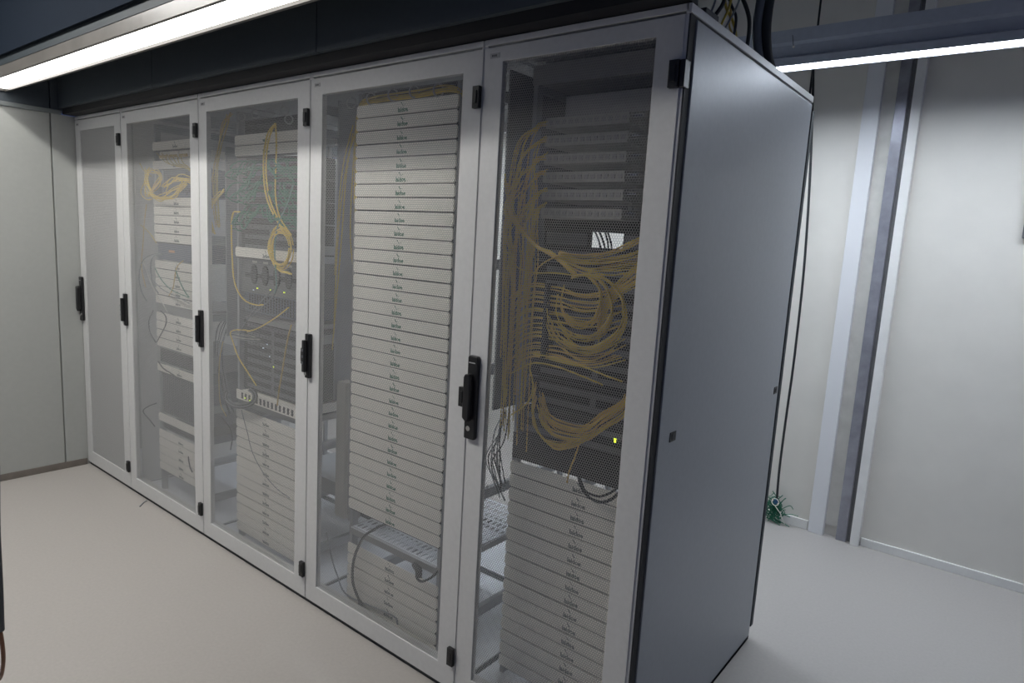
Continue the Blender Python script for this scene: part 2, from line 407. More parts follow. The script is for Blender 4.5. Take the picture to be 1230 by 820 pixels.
def blank_mesh():
    hw, h = .2413, U-.0042; k = .0065
    m = MB().prism([(-hw+k, 0), (hw-k, 0), (hw, k), (hw, h-k), (hw-k, h), (-hw+k, h), (-hw, h-k), (-hw, k)], 1, 0, .006)
    o = m.build('blanking_panel', M['white'], bevel=.0012); return o
ORD = ['topmost', 'second', 'third', 'fourth', 'fifth', 'sixth', 'seventh', 'eighth', 'ninth', 'tenth', 'eleventh', 'twelfth', 'thirteenth', 'fourteenth', 'fifteenth', 'sixteenth', 'seventeenth', 'eighteenth', 'nineteenth', 'twentieth'] + ['twenty-'+q for q in 'first second third fourth fifth sixth seventh eighth ninth'.split()] + ['thirtieth'] + ['thirty-'+q for q in 'first second third fourth fifth'.split()]
gk = MB().box(-.238, .238, .0065, .012, -.006, .004).build('gap_shade', M['black_matte']); gap_shade_me = gk.data; bpy.data.objects.remove(gk)  # dark strip that paints shade into the gap between stacked panels
proto = None
def blanks(cx, yb, ztop, n, where, group, logo=LG, lx=0.0, logos=True):
    global proto
    for i in range(n):
        if proto is None:
            o = blank_mesh(); proto = o
            l = bpy.data.objects.new('logo', logo); COL.objects.link(l); l.parent = o
            first = True
        else:
            o = proto.copy(); COL.objects.link(o)
            l = bpy.data.objects.new('logo', logo) if logos else None
            if l: COL.objects.link(l); l.parent = o
        if l: l.location = (lx, -.0003, 0)
        k_ = bpy.data.objects.new('gap_shade', gap_shade_me); COL.objects.link(k_); k_.parent = o
        o.location = (cx, yb-.006, ztop-(i+1)*U)
        name = ORD[i] if n > 1 else 'single'
        if n == 1: lab = 'single white blanking panel ' + where
        elif i == n-1: lab = 'white blanking panel, lowest ' + where
        elif i == 0: lab = 'white blanking panel, topmost ' + where
        else: lab = 'white blanking panel, %s from top %s' % (name, where)
        tag(o, lab, 'panel', group)
blanks(C4, .08, 1.893, 33, 'of the tall stack', 'white blanking panels in the tall stack', lx=-.005)
blanks(C4, .08, .292, 6, 'of the short stack under the perforated shelf', 'white blanking panels under the shelf', LG2)
blanks(C5, .16, .778, 16, 'of the nearest cabinet stack', 'white blanking panels in the nearest cabinet', LG2, .02)
blanks(C3, .08, 1.835, 2, 'above the green cables', 'white blanking panels above the green cables')
blanks(C3, .08, 1.371, 1, 'below the green cables, behind the yellow coil', None, LG2)
blanks(C3, .08, .655, 13, 'of the stack below the looped black cables', 'white blanking panels in the middle cabinet', LG2)
blanks(C2, .09, 1.845, 1, 'above the row of white cassettes', None, LG2)
blanks(C2, .09, 1.756, 1, 'below the white cassettes in second cabinet from left', None, LG2)
blanks(C2, .09, 1.578, 5, 'of five right below the bright yellow tangle', 'white blanking panels below the yellow tangle', LG2)
blanks(C2, .09, 1.267, 5, 'of five under the blue-grey device', 'white blanking panels under the blue-grey device', LG2)
blanks(C2, .09, 1.000, 4, 'of four between two dark units', 'white blanking panels between dark units', LG2)
blanks(C2, .09, .733, 1, 'right above the large dark chassis', None, LG2)
blanks(C2, .09, .4665, 1, 'right below the large dark chassis', None, LG2, logos=False)
blanks(C2, .09, .378, 5, 'of the bottom stack, second cabinet from left', 'white blanking panels at the foot of the second cabinet', LG2)
# ------------------------------------------------------------------ equipment
def unit(name, cx, yb, zt, nu, depth, m, label, cat='network device', w_=.4826, ports=0, rows=1, leds=(), vents=0, handles=False, group=None, portm='black_matte', tabs=True, body_w=.43):
    z1 = zt-.001; z0 = zt-nu*U+.001
    root = empty(name, (cx, yb, z0), label, cat, group)
    hb = min(w_/2, body_w/2)
    under(MB().box(cx-w_/2, cx+w_/2, yb-.004, yb, z0, z1).build('front_panel', M[m], bevel=.0008), root)
    if depth: under(MB().box(cx-hb, cx+hb, yb, yb+depth, z0+.001, z1-.001).build('chassis', M[m]), root)
    if ports:
        pm = MB(); pw = (w_-.09)/ports
        for r in range(rows):
            zz = z0+(z1-z0)*(r+.5)/rows; pm.box(cx-(w_-.085)/2, cx+(w_-.085)/2, yb-.0045, yb-.0035, zz-.009, zz+.009)
        if rows > 1: pm.box(cx-.01, cx+.01, yb-.0044, yb-.0036, z0+.01, z1-.01)
        for r in range(rows):
            zz = z0+(z1-z0)*(r+.5)/rows
            for i in range(ports):
                if i % 6 == 5 and ports > 20: continue
                xx = cx-(w_-.09)/2+pw*(i+.5)
                pm.box(xx-pw*.36, xx+pw*.36, yb-.006, yb-.0035, zz-.0065, zz+.0065)
        under(pm.build('port_row', M[portm]), root)
    if vents:
        vm = MB()
        nv = vents
        for i in range(nv):
            xx = cx-(w_-.07)/2+(w_-.07)*(i+.5)/nv
            vm.box(xx-(w_-.07)/nv*.22, xx+(w_-.07)/nv*.22, yb-.0055, yb-.0035, z0+.008, z1-.008)
        under(vm.build('vent_grille', M['black_matte']), root)
    if handles:
        for s in (-1, 1):
            xx = cx+s*(w_/2-.02)
            under(MB().tube([(xx, yb-.004, z0+.02), (xx, yb-.03, z0+.028), (xx, yb-.03, z1-.028), (xx, yb-.004, z1-.02)], .004).build('handle', M['tray_grey'], smooth=True), root)
    for (lx, lz, lm) in leds:
        under(MB().box(cx+lx-.0028, cx+lx+.0028, yb-.008, yb-.004, z0+lz, z0+lz+.0045).build('indicator_light', M[lm]), root)
    return root
# --- nearest cabinet
unit('rack_unit', C5, .16, 1.965, 1.3, .35, 'tray_grey', 'plain grey unit topmost in the nearest cabinet')
unit('rack_unit', C5+.06, .16, 1.868, 1.3, .30, 'tray_grey', 'plain grey unit under the topmost one in the nearest cabinet', w_=.36, body_w=.34)
for i in range(6):
    zt = 1.814-i*.0508
    t = 'topmost' if i == 0 else 'lowest' if i == 5 else ORD[i]+' from top'
    root = empty('fibre_tray', (C5-.04, .16, zt-.03), 'narrow grey fibre tray, %s of six in the nearest cabinet' % t, 'tray', 'grey fibre trays in the nearest cabinet')
    xa, xb = C5-.185, C5+.085
    under(MB().box(xa, xb, .156, .36, zt-.029, zt).build('tray_body', M['patch_grey'], bevel=.001), root)
    pm = MB()
    for k in range(12):
        xx = xa+.014+k*.0215; pm.box(xx, xx+.013, .1535, .1565, zt-.021, zt-.008)
    under(pm.build('adapter_row', M['tray_grey']), root)
    under(MB().box(xb, xb+.03, .17, .173, zt-.012, zt-.008).build('bracket', M['chrome']), root)
    under(MB().box(C5-.23, xa, .18, .186, zt-.028, zt-.002).build('ear', M['grey_device']), root)
# dark chassis around the see-through window of the nearest cabinet
a0, a1 = at(710, 278, .26), at(748, 298, .26)
zt_ = a0.z
unit('rack_unit', C5, .26, zt_+.9*U, .9, .10, 'black_matte', 'flat dark unit above the bright opening in the nearest cabinet')
root = empty('rack_unit', (a0.x-.1, .26, a1.z), 'short dark unit left of the bright opening in the nearest cabinet', 'network device')
under(MB().box(C5-.24, a0.x-.012, .26, .29, at(710, 300, .45).z, zt_).build('chassis', M['black_matte']), root)
under(MB().box(C5-.23, a0.x-.01, .257, .26, a1.z, zt_-.006).build('front_panel', M['grey_device']), root)
root = empty('rack_unit', (a1.x+.03, .26, a1.z), 'narrow dark unit right of the bright opening in the nearest cabinet', 'network device')
under(MB().box(a1.x, C5+.24, .26, .29, at(710, 300, .45).z, zt_).build('chassis', M['black_matte']), root)
under(MB().box(a1.x+.006, C5+.23, .257, .26, a1.z, zt_-.006).build('front_panel', M['grey_device']), root)
for k, (xa_, xb_) in enumerate(((714, 722), (719, 727), (726, 731), (729, 735))):
    cable(pix(((xa_, 276), ((xa_+xb_)/2+1, 288), (xb_, 300)), .5), .0035, 'cable_black', 'dark cable crossing the bright opening of the nearest cabinet, %s one' % ['leftmost', 'second', 'third', 'rightmost'][k], 'cables across the bright opening')
zz = min(1.45, at(730, 299, .33).z)
for i, (nu, pr) in enumerate(((1, 24), (2, 24), (2, 24), (2, 24), (2, 24), (2, 24))):
    unit('patch_bay', C5, .23, zz, nu, .10, 'black_matte', 'dark fibre patch panel behind yellow cables in nearest cabinet, %s from top' % ORD[i] if i else 'dark fibre patch panel right below the bright opening in nearest cabinet', 'patch panel', ports=pr, rows=nu, portm='grey_device', group='dark patch panels in the nearest cabinet')
    zz -= nu*U+.002
unit('network_switch', C5, .17, .955, 2, .35, 'black_matte', 'dark switch with yellow lights above the white stack of nearest cabinet', 'switch', ports=24, rows=2, portm='grey_device',
     leds=((.118, .055, 'led_yellow'), (.118, .048, 'led_yellow'), (.158, .062, 'led_yellow'), (.166, .04, 'led_yellow')))
unit('rack_unit', C5, .165, .866, 1.9, .3, 'black_matte', 'dark vented unit directly above the white stack of nearest cabinet', vents=40)
# --- tall stack cabinet
root = empty('cable_organiser', (C4, .09, 1.90), 'dark cable organiser bar with five rings above the tall stack', 'cable organiser')
under(MB().box(C4-.24, C4+.24, .10, .104, 1.895, 1.935).build('bar', M['black_matte']), root)
for k, (px, py) in enumerate(((422, 117), (446, 112), (472, 107), (498, 103), (527, 101))):
    q = at(px, py, .075); ring = [q+Vector((math.sin(t)*.012, math.sin(t)*.01, -.018+math.cos(t)*.019)) for t in np.linspace(0, 2*math.pi, 14)]
    under(MB().tube(ring, .0028).build('ring', M['label'], smooth=True), root)
for i in range(16):
    y = .085+random.uniform(-.012, .02); dz = random.uniform(-.012, .010)
    z = 1.905+dz
    pts = [(C4+.26, y+.05, z-.14), (C4+.25, y+.02, z-.03), (C4+.20, y, z+.004), (C4+.05, y, z+random.uniform(-.004, .004)), (C4-.15, y, z), (C4-.24, y+.01, z-.02), (C4-.275-random.random()*.02, y+.03, z-.14), (C4-.30-random.random()*.04, y+.06, 1.45), (C4-.305-random.random()*.04, .16, 1.15+random.random()*.2)]
    cable(pts, .0026, 'yellow' if i % 3 else 'yellow_bright', 'yellow patch cable running through the rings above the tall stack', 'yellow cables over the tall stack')
for i, (pl) in enumerate((((424, 150), (412, 200), (406, 260), (402, 330)), ((430, 150), (418, 190), (409, 250), (404, 320), (401, 400)), ((424, 160), (416, 210), (410, 290), (399, 420)))):
    cable(pix(pl, .10), .0024, 'yellow', 'thin yellow cable dropping on the left of the tall stack', 'yellow cables left of the tall stack')
root = empty('cable_duct', (-1.355, .12, .34), 'short beige vertical duct left of the tall stack near its foot', 'cable duct')
under(MB().box(-1.388, -1.33, .12, .17, .335, .885).build('duct_body', M['beige'], bevel=.004), root)
under(MB().box(-1.386, -1.332, .117, .12, .345, .875).build('duct_cover', M['beige'], bevel=.001), root)
root = empty('cable_channel', (-1.29, .1, .36), 'grey slotted channel along the left edge of the tall stack', 'cable channel')
m = MB().box(-1.318, -1.262, .125, .135, .36, 1.86)
under(m.build('back_plate', M['tray_grey']), root)
m = MB()
for k in range(33): m.box(-1.262, -1.250, .085, .135, .365+k*U*1.02, .365+k*U*1.02+.03)
under(m.build('finger_row', M['tray_grey']), root)
unit('power_strip', -1.365, .30, 1.62, 12, .05, 'black_matte', 'black vertical power strip left of the tall stack', 'power strip', w_=.05, body_w=.045, ports=1, rows=12)
# shelf
root = empty('shelf', (C4, .08, .325), 'perforated metal shelf between the tall and the short white stack', 'shelf')
m = MB(); zs = .352
m.box(C4-.2413, C4+.2413, .08, .086, .322, zs); 
under(m.build('front_lip', M['tray_grey'], bevel=.001), root)
m = MB(); nxs, nys = 18, 12; xs0, xs1, ys0, ys1 = C4-.225, C4+.225, .086, .66
for i in range(nxs+1):
    xx = xs0+(xs1-xs0)*i/nxs; m.box(xx-.006, xx+.006, ys0, ys1, zs-.003, zs)
for j in range(nys+1):
    yy = ys0+(ys1-ys0)*j/nys; m.box(xs0, xs1, yy-.009, yy+.009, zs-.0029, zs-.0001)
under(m.build('slotted_plate', M['base']), root)
for s in (-1, 1): under(MB().box(C4+s*.2305, C4+s*.226, .086, .66, .325, zs).build('side_wall', M['tray_grey']), root)
cable(pix(((470, 627, .2), (452, 634, .08), (436, 646, .05), (425, 672, .05), (424, 700, .05), (434, 727, .06)), .06), .0052, 'cable_black', 'black power cable looping down beside the short white stack', name='power_cable')
cable(pix(((392, 640, .2), (398, 668, .12), (405, 690, .09), (418, 715, .07), (470, 738, .065), (478, 750, .06)), .07), .003, 'cable_grey', 'thin grey cable lying in the foot of the tall stack cabinet', name='cable')
root = empty('power_plug', at(434, 727, .06), 'black plug at the lower end of the looping power cable', 'plug')
under(MB().tube([at(432, 722, .06), at(434, 728, .06), at(438, 735, .06)], .009, 8, [.8, 1.2, 1]).build('plug_body', M['cable_black'], smooth=True), root)
cable(pix(((505, 684, .06), (500, 692, .05), (506, 698, .045), (517, 694, .045), (526, 686, .05)), .05), .0045, 'cable_black', 'short black cable hanging from the shelf edge', name='power_cable')
root = empty('power_plug', at(503, 684, .06), 'black plug hanging at the right end of the shelf', 'plug')
under(MB().tube([at(497, 678, .07), at(503, 684, .06), at(503, 694, .05)], .011, 8, [.8, 1.2, 1]).build('plug_body', M['cable_black'], smooth=True), root)
unit('rack_unit', C4-.02, .40, .31, .55, .2, 'black_matte', 'small dark unit under the perforated shelf', w_=.12, body_w=.12)

# --- middle cabinet
root = empty('cable_organiser', (C3, .09, 1.86), 'dark cable organiser with five rings at top of the middle cabinet', 'cable organiser')
under(MB().box(C3-.24, C3+.24, .12, .124, 1.84, 1.90).build('bar', M['black_matte']), root)
for (px, py) in ((290, 136), (307, 133), (324, 131), (342, 128), (347, 139)):
    q = at(px, py, .085); ring = [q+Vector((math.sin(t)*.012, math.sin(t)*.01, -.014+math.cos(t)*.016)) for t in np.linspace(0, 2*math.pi, 12)]
    under(MB().tube(ring, .0028).build('ring', M['label'], smooth=True), root)
ZG = 1.835-2*U
for i in range(3):
    unit('patch_bay', C3, .13, ZG-i*2*U, 2, .12, 'black_matte', ['upper', 'middle', 'lowest'][i]+' dark patch panel filled with green cables', 'patch panel', ports=24, rows=2, portm='device_blue', group='patch panels with green cables')
for r in range(3):
    for i in range(22):
        xx = C3-.205+.41*(i+.3*random.random())/22; z0 = ZG-r*2*U-.022-random.choice((0, .03))
        side = -1 if (xx < C3+.02) else 1
        reach = random.uniform(.05, .13)
        yf = .09-random.random()*.05
        dr = random.uniform(.03, .075)
        end = (C3+side*.235, .13, z0-dr+random.uniform(-.02, .02))
        pts = [(xx, .128, z0), (xx+side*.006, yf, z0-.004), (xx+side*reach*.5, yf-.012, z0-dr), (xx+side*reach, yf, z0-dr*.9+random.uniform(-.01, .01)), end]
        if side*(end[0]-xx) < reach: pts = pts[:3]+[end]
        cable(pts, .0034, 'green', 'green patch cable curling %s from the %s green patch panel' % ('left' if side < 0 else 'right', ['upper', 'middle', 'lowest'][r]), 'green patch cables in the middle cabinet', seg=5)
zz = ZG-6*U
unit('patch_bay', C3, .10, zz, 2.9, .15, 'black_matte', 'dark patch panel with small round ports below the green cables', 'patch panel', ports=12, rows=3, portm='grey_device')
zz = 1.371-U
unit('network_switch', C3, .10, zz, 3.4, .4, 'grey_device', 'dark device with oval latches and yellow lights right of yellow loop', 'switch', ports=6, rows=1,
     leds=((-.10, .02, 'led_yellow'), (.0, .022, 'led_yellow'), (.1, .02, 'led_yellow'), (-.13, .01, 'led_white')), handles=False, vents=0)
root = empty('fan_tray', (C3, .09, zz-.12), 'dark row of oval latches with light labels below the single white panel', 'network device')
for k in range(4):
    xx = C3-.12+k*.085
    pts = [(xx+.022*math.cos(t), zz-.07+.042*math.sin(t)) for t in np.linspace(0, 2*math.pi, 16)[:-1]]
    q = under(MB().prism(pts, 1, .088, .0955).build('latch', M['black_matte'], bevel=.001), root)
    o = MB().box(xx-.018, xx+.018, .0935, .0945, zz-.022, zz-.012).build('latch_label', M['beige']); under(o, root)
unit('network_switch', C3, .12, zz-3.4*U, 2, .4, 'device_blue', 'blue-grey device under the oval latches in the middle cabinet', 'switch', ports=0, vents=20)
unit('rack_shelf', C3+.05, .07, zz-5.6*U, .5, .3, 'tray_grey', 'light grey shelf edge above the large dark device', 'shelf', w_=.38, body_w=.36)
unit('server', C3, .11, 1.052, 7.0, .6, 'black_matte', 'large dark device with tiny lights in the middle cabinet', 'server', ports=16, rows=8, portm='grey_device', leds=((.01, .13, 'led_yellow'), (-.04, .22, 'led_white'), (-.02, .17, 'led_white'), (-.07, .2, 'led_white')))
unit('rack_unit', C3, .08, .738, 1, .35, 'white', 'white unit with yellow lights under the large dark device', vents=14, leds=((-.165, .012, 'led_yellow'), (-.125, .008, 'led_yellow'), (-.118, .008, 'led_yellow')))
unit('rack_shelf', C3, .10, .692, .7, .4, 'tray_grey', 'grey tray between the white unit and the lower white stack', 'shelf')
unit('rack_unit', C3, .40, .30, 1.6, .35, 'inner', 'grey box at the rear bottom of the middle cabinet', w_=.66, body_w=.6)
# yellow loops
Y3 = .045
cable(pix(((331, 148), (322, 160), (317, 185), (317, 215), (321, 240), (330, 260), (341, 278), (348, 288), (350, 300)), Y3), .0034, 'yellow_bright', 'bright yellow cable, left strand of the long hanging loop', 'long yellow loop')
cable(pix(((331, 148), (324, 163), (320, 186), (320, 215), (325, 242), (334, 262), (346, 280)), Y3), .0034, 'yellow_bright', 'bright yellow cable, inner strand of the long hanging loop', 'long yellow loop')
cable(pix(((331, 148), (332, 175), (331, 210), (331, 235), (335, 258), (344, 274), (350, 282)), Y3), .003, 'yellow_bright', 'bright yellow cable, straight right strand of the long hanging loop', 'long yellow loop')
for i in range(9):
    a = random.uniform(-1.5, 1.5); cx_, cy_ = 337+a, 296+random.uniform(-3, 4); rx, ry = 13+random.uniform(-3, 3), 23+random.uniform(-5, 4)
    pl = [(cx_+rx*math.cos(t), cy_+ry*math.sin(t)) for t in np.linspace(0, 2*math.pi*.97, 15)]
    cable(pix(pl, Y3+i*.003-.01), .0021, 'yellow_bright', 'bright yellow cable wound in the coil over the single white panel', 'coiled yellow cable', n=4)
cable(pix(((333, 322), (338, 326), (344, 327), (350, 329)), Y3), .0045, 'yellow_bright', 'short thick yellow cable right below the coil')
cable(pix(((288, 254), (280, 256), (278, 275), (279, 310), (281, 335), (287, 352), (296, 362), (308, 366), (317, 366)), .05), .0032, 'yellow_bright', 'bright yellow cable in a large open loop left of oval latches')
cable(pix(((347, 369), (330, 382), (310, 394), (297, 398)), .05), .003, 'yellow_bright', 'yellow cable slanting down left below the grey shelf edge')
cable(pix(((300, 397), (285, 396), (277, 399), (279, 408), (286, 428), (297, 446), (308, 463)), .05), .0028, 'yellow_bright', 'yellow cable bending down across the large dark device')
cable(pix(((350, 390), (345, 410), (340, 440), (335, 470), (333, 487)), .045), .003, 'ochre', 'ochre cable hanging along the right of the large dark device')
cable(pix(((268, 410), (264, 430), (263, 460), (265, 485), (272, 500)), .09), .0022, 'ochre', 'thin ochre cable in the left gap of the middle cabinet')
cable(pix(((352, 222), (345, 245), (334, 270), (330, 300), (332, 340), (330, 352)), .04), .0028, 'teal', 'pale teal cable crossing the yellow coil')
cable(pix(((333, 342), (322, 353), (305, 372), (292, 392), (288, 402)), .05), .0028, 'cable_grey', 'grey cable slanting beside the open yellow loop')
cable(pix(((334, 342), (328, 356), (315, 368), (300, 382)), .05), .0026, 'cable_grey', 'thin grey cable curving above the large dark device')
for i in range(7):
    o = random.uniform(-5, 5); t = random.uniform(-4, 4)
    cable(pix(((276+t, 137, .09), (270+o, 150, .07), (264+o*.6, 175), (259+o, 200), (258+o*1.2, 228), (260+o, 255), (262+o, 272)), .06, .006), .0023, 'yellow' if i % 2 else 'ochre', 'yellow cable in the bundle down the left of the middle cabinet', 'left yellow bundle of the middle cabinet')
for i in range(5):
    o = random.uniform(-2.5, 2.5)
    cable(pix(((267+o, 228), (258+o, 240), (253+o*.6, 252), (252+o*.5, 266), (256+o, 280)), .05, .006), .0027, 'yellow_bright', 'bright yellow cable tail curling at the left of the middle cabinet', 'yellow cable tails of the middle cabinet')
for i in range(4):
    o = i*1.6
    pl = [(289+(20-o)*math.cos(t), 470+(14-o)*math.sin(t)+6) for t in np.linspace(-.9, 3.6, 14)]
    cable(pix(pl, .035+.004*i), .003, 'cable_grey' if i % 2 else 'cable_black', 'dark cable of the loop over the white unit with yellow lights', 'dark loop in the middle cabinet', n=4)
cable(pix(((290, 492), (296, 515), (304, 545), (318, 570), (334, 588), (348, 598)), .055), .0016, 'cable_grey', 'thin grey wire crossing the lower white stack of the middle cabinet')
cable(pix(((265, 500), (275, 512), (279, 525), (277, 540)), .09), .003, 'cable_black', 'black cable arc in the left gap of the middle cabinet')
for i in range(7):
    x_ = 262+random.uniform(-3, 10); o = random.uniform(-6, 6)
    cable(pix(((x_+10, 380, .2), (x_, 400+o, .18), (x_-3, 430, .18), (x_+4, 470+o, .16), (x_+12, 498, .2)), .16, .005), .002, 'cable_grey' if i % 2 else 'cable_black', 'dark thin cable among those in left gap of middle cabinet', 'dark cables in the middle cabinet left gap')
for i in range(5):
    cable(pix(((276+i, 398+i*2, .07), (290+i*2, 400+i*2.2, .06), (304+i*3, 403+i*1.5, .08)), .06), .002, 'beige' if i % 2 else 'cable_grey', 'short pale cable fanning out beside the bending yellow cable', 'pale fan of cables in the middle cabinet')

# --- second cabinet from the left wall
for k in range(4):
    xx = C2-.195+k*.105
    root = empty('fibre_cassette', (xx, .10, 1.757), 'white fibre cassette, %s of the row under the top white panel' % ['leftmost', 'second from left', 'second from right', 'rightmost'][k], 'cassette', 'white fibre cassettes')
    under(MB().box(xx, xx+.088, .098, .25, 1.760, 1.798).build('cassette_body', M['white'], bevel=.001), root)
    m = MB()
    for j in range(6): m.box(xx+.006+j*.013, xx+.015+j*.013, .092, .098, 1.764, 1.778)
    under(m.build('connector_row', M['ochre']), root)
unit('patch_bay', C2, .14, 1.712, 3, .15, 'device_blue', 'dark patch panel behind the bright yellow tangle', 'patch panel', ports=12, rows=2)
unit('network_switch', C2, .10, 1.356, 2, .3, 'device_blue', 'blue-grey device with an orange label', 'switch', leds=())
q = at(206, 302, .094); tag(MB().box(q.x-.03, q.x+.03, .0945, .0958, q.z-.006, q.z+.006).build('orange_sticker', M['orange']), 'orange sticker on the blue-grey device', 'sticker')
unit('rack_unit', C2, .09, 1.045, 1, .3, 'tray_grey', 'mid-grey unit with a round knob between white stacks', ports=0)
unit('rack_unit', C2, .09, .822, 2, .3, 'tray_grey', 'grey vented unit under the four white panels', vents=60)
unit('server', C2, .10, .688, 5, .5, 'grey_device', 'large dark grey chassis in the second cabinet from left', 'server', vents=26)
unit('rack_unit', C2, .10, .420, .95, .4, 'grey_device', 'dark grey unit right above the bottom white stack', vents=50)
R = random.uniform
for i in range(22):
    if i < 10:
        w_, h_ = R(10, 20), R(5, 14); cx_ = 190+R(-3, 8)
        pl = [(178+R(-4, 4), 203+R(-2, 6)), (176+R(-3, 3), 214+R(-3, 3)), (cx_-w_, 228+R(-4, 6)), (cx_-w_*.5, 238+R(-4, 4)), (cx_+4, 240+R(-6, 2)), (cx_+w_, 234+R(-6, 3)), (222+R(-3, 4), 220+R(-6, 6))]
        lb = 'bright yellow cable looping low at left of the tangle under the cassettes'
    elif i < 16:
        pl = [(196+R(-4, 4), 226+R(-5, 5)), (204+R(-3, 3), 218+R(-5, 5)), (216, 212+R(-5, 5)), (229, 214+R(-7, 8))]
        lb = 'bright yellow cable running right in the tangle under the cassettes'
    else:
        pl = [(182+R(-4, 4), 204+R(-2, 3)), (190+R(-2, 2), 206+R(-3, 3)), (193+R(-2, 2), 213+R(-3, 3)), (188+R(-4, 4), 222+R(-3, 3)), (180+R(-3, 3), 232+R(-3, 3))]
        lb = 'bright yellow cable curling over the top left of the tangle under cassettes'
    cable(pix(pl, R(.04, .08), .003), .0023, 'yellow_bright', lb, 'bright yellow tangle', n=5)
for i in range(6):
    cable(pix(((188+i*6, 184+i*.3), (193+i*5, 189), (200+i*4, 196), (214+i*2.5, 200), (228, 203+i*.6)), .06, .003), .002, 'yellow', 'thin yellow cable drooping from the white cassettes', 'yellow cables on the cassettes')
for i, (pl, r, c, lb) in enumerate((
    (((168, 196), (173, 205), (182, 212)), .0025, 'yellow', 'short yellow cable at the left above the bright tangle'),
    (((176, 245), (173, 270), (172, 290), (170, 320), (175, 345)), .0022, 'ochre', 'thin ochre cable left of the five white panels'),
    (((169, 270), (180, 280), (188, 292)), .0022, 'yellow', 'thin yellow cable slanting to the blue-grey device'),
    (((194, 304), (182, 306), (171, 314), (167, 332), (170, 350), (176, 361)), .0028, 'cable_grey', 'grey cable bowing left below the blue-grey device'),
    (((196, 305), (184, 308), (181, 320), (183, 340), (190, 352)), .0032, 'cable_grey', 'thicker grey cable bowing right beside the bowing thin one'),
    (((172, 312), (178, 330), (186, 350), (194, 362), (201, 375)), .0026, 'beige', 'cream cable slanting down over the left panel ends'),
    (((220, 313), (212, 322), (208, 345), (203, 355)), .0026, 'ochre', 'ochre cable hanging over the second group of white panels'),
    (((211, 324), (216, 338), (222, 350), (227, 357)), .0028, 'green', 'dark green cable slanting right over the white panels'),
    (((186, 322), (194, 336), (206, 348), (226, 357)), .0024, 'green', 'dark green cable crossing the white panels from left'),
    (((184, 337), (196, 348), (214, 357), (227, 364)), .0024, 'cable_grey', 'grey cable crossing the white panels just above the grey unit'),
    (((193, 373), (199, 380), (199, 390), (193, 402), (188, 411)), .0028, 'cable_black', 'black cable bulging right over the four white panels'),
    (((184, 373), (179, 384), (180, 398), (187, 411)), .0028, 'cable_black', 'black cable bulging left of the four white panels'),
    (((190, 434), (196, 442), (205, 448), (215, 455)), .0034, 'cable_black', 'black cable over the white panel above the dark chassis'),
    (((188, 484), (178, 488), (172, 494), (180, 504), (186, 512)), .003, 'cable_black', 'black looped cable left of the dark chassis'),
    (((226, 548), (228, 560), (231, 567)), .003, 'cable_black', 'short black cable hanging by the right of the bottom stack'))):
    cable(pix(pl, .06), r, c, lb)

# ------------------------------------------------------------------ yellow cables of the nearest cabinet
G5 = 'yellow patch cables in the nearest cabinet'
def ycab(pl, Y, lab, jit=.004, r=.0022, m=None, n=6):
    cable(pix(pl, Y, jit), r, m or random.choice(('yellow', 'yellow', 'ochre')), lab, G5, n=n, seg=5)
TR = ['topmost', 'second', 'third', 'fourth', 'fifth', 'lowest']
for i in range(36):
    a = random.random(); b = random.random(); e_ = random.random()
    t = i % 6; top = (147, 168, 187, 207, 227, 246)[t]
    bot = 330+random.random()*230; lng = bot > 420
    pl = [(656, top+random.uniform(-4, 4), .15), (642+6*b, top+6, .10), (618+30*a, top+26+10*b), (604+44*a, max(top+60, 260+10*b)), (602+40*a+6*e_, 310+8*b), (600+38*a+6*e_, 370), (600+34*a, bot)]
    if not lng: pl = pl[:-2]+[(606+34*a, max(340, bot-30))]
    ycab(pl, .085+.03*e_, '%s yellow patch cable from %s fibre tray dropping down the %s of left bundle' % ('long' if lng else 'shorter', TR[t], 'left' if a < .33 else 'right' if a > .66 else 'middle'), .005, r=.0018)
for i in range(10):
    o = random.uniform(-6, 6)
    pl = [(604+random.random()*26, 215+o*3, .09), (612+o, 250), (626+o, 275+o), (648+o, 298+o*.6), (664+o*.4, 306+o*.6), (686, 325+o*.5), (692, 330+o*.4)]
    ycab(pl, .075, 'yellow patch cable of the strands sweeping right below the fibre trays', .003)
ycab([(608, 300), (620, 320), (640, 327), (668, 328), (690, 331)], .07, 'yellow cable running level to the knot left of the round loops', 0)
ycab([(636, 335), (650, 318), (668, 308), (676, 306)], .07, 'yellow cable bending up to the right above the dark divider', 0)
for i in range(20):
    q = random.random(); lev = i % 4; o = random.uniform(-4, 4)
    pl = [(672, 304+o*.6+lev*2), (700, 310+o+lev*5), (730, 308+o+lev*7-6*q), (755, 300+o+lev*9-8*q), (780, 287+o+lev*13-8*q)]
    ycab(pl, .085+.03*q, 'yellow cable fanning right below the bright opening, %s layer' % ['top', 'second', 'third', 'bottom'][lev], .004, r=.0018)
for i in range(20):
    q = random.random(); k = i % 3; rx = (22, 32, 44)[k]+q*5; ry = (28, 36, 42)[k]+q*5; cx_ = 706+k*3; cy_ = 330+ry
    pl = [(cx_-8+rx*math.sin(t)+random.uniform(-1, 1), cy_-ry*math.cos(t)+random.uniform(-1, 1)) for t in np.linspace(random.uniform(-.5, .2), math.pi*random.uniform(1.15, 1.75), 12)]
    ycab(pl, .06+.03*q, 'yellow cable in the %s of the round loops behind nearest door' % ['smallest', 'middle ring', 'widest'][k], .002, n=4, r=.0019)
for i in range(14):
    o = random.uniform(-14, 14)
    pl = [(780, 318+o*1.6), (756, 336+o), (736, 352+o*.8), (724, 374+o), (718, 398+o)]
    ycab(pl, .085, 'yellow cable slanting from the right edge down into the loops, %s strands' % ('upper' if o < -4 else 'lower' if o > 5 else 'middle'), .003, r=.0018)
ROWN = ORD[:16]
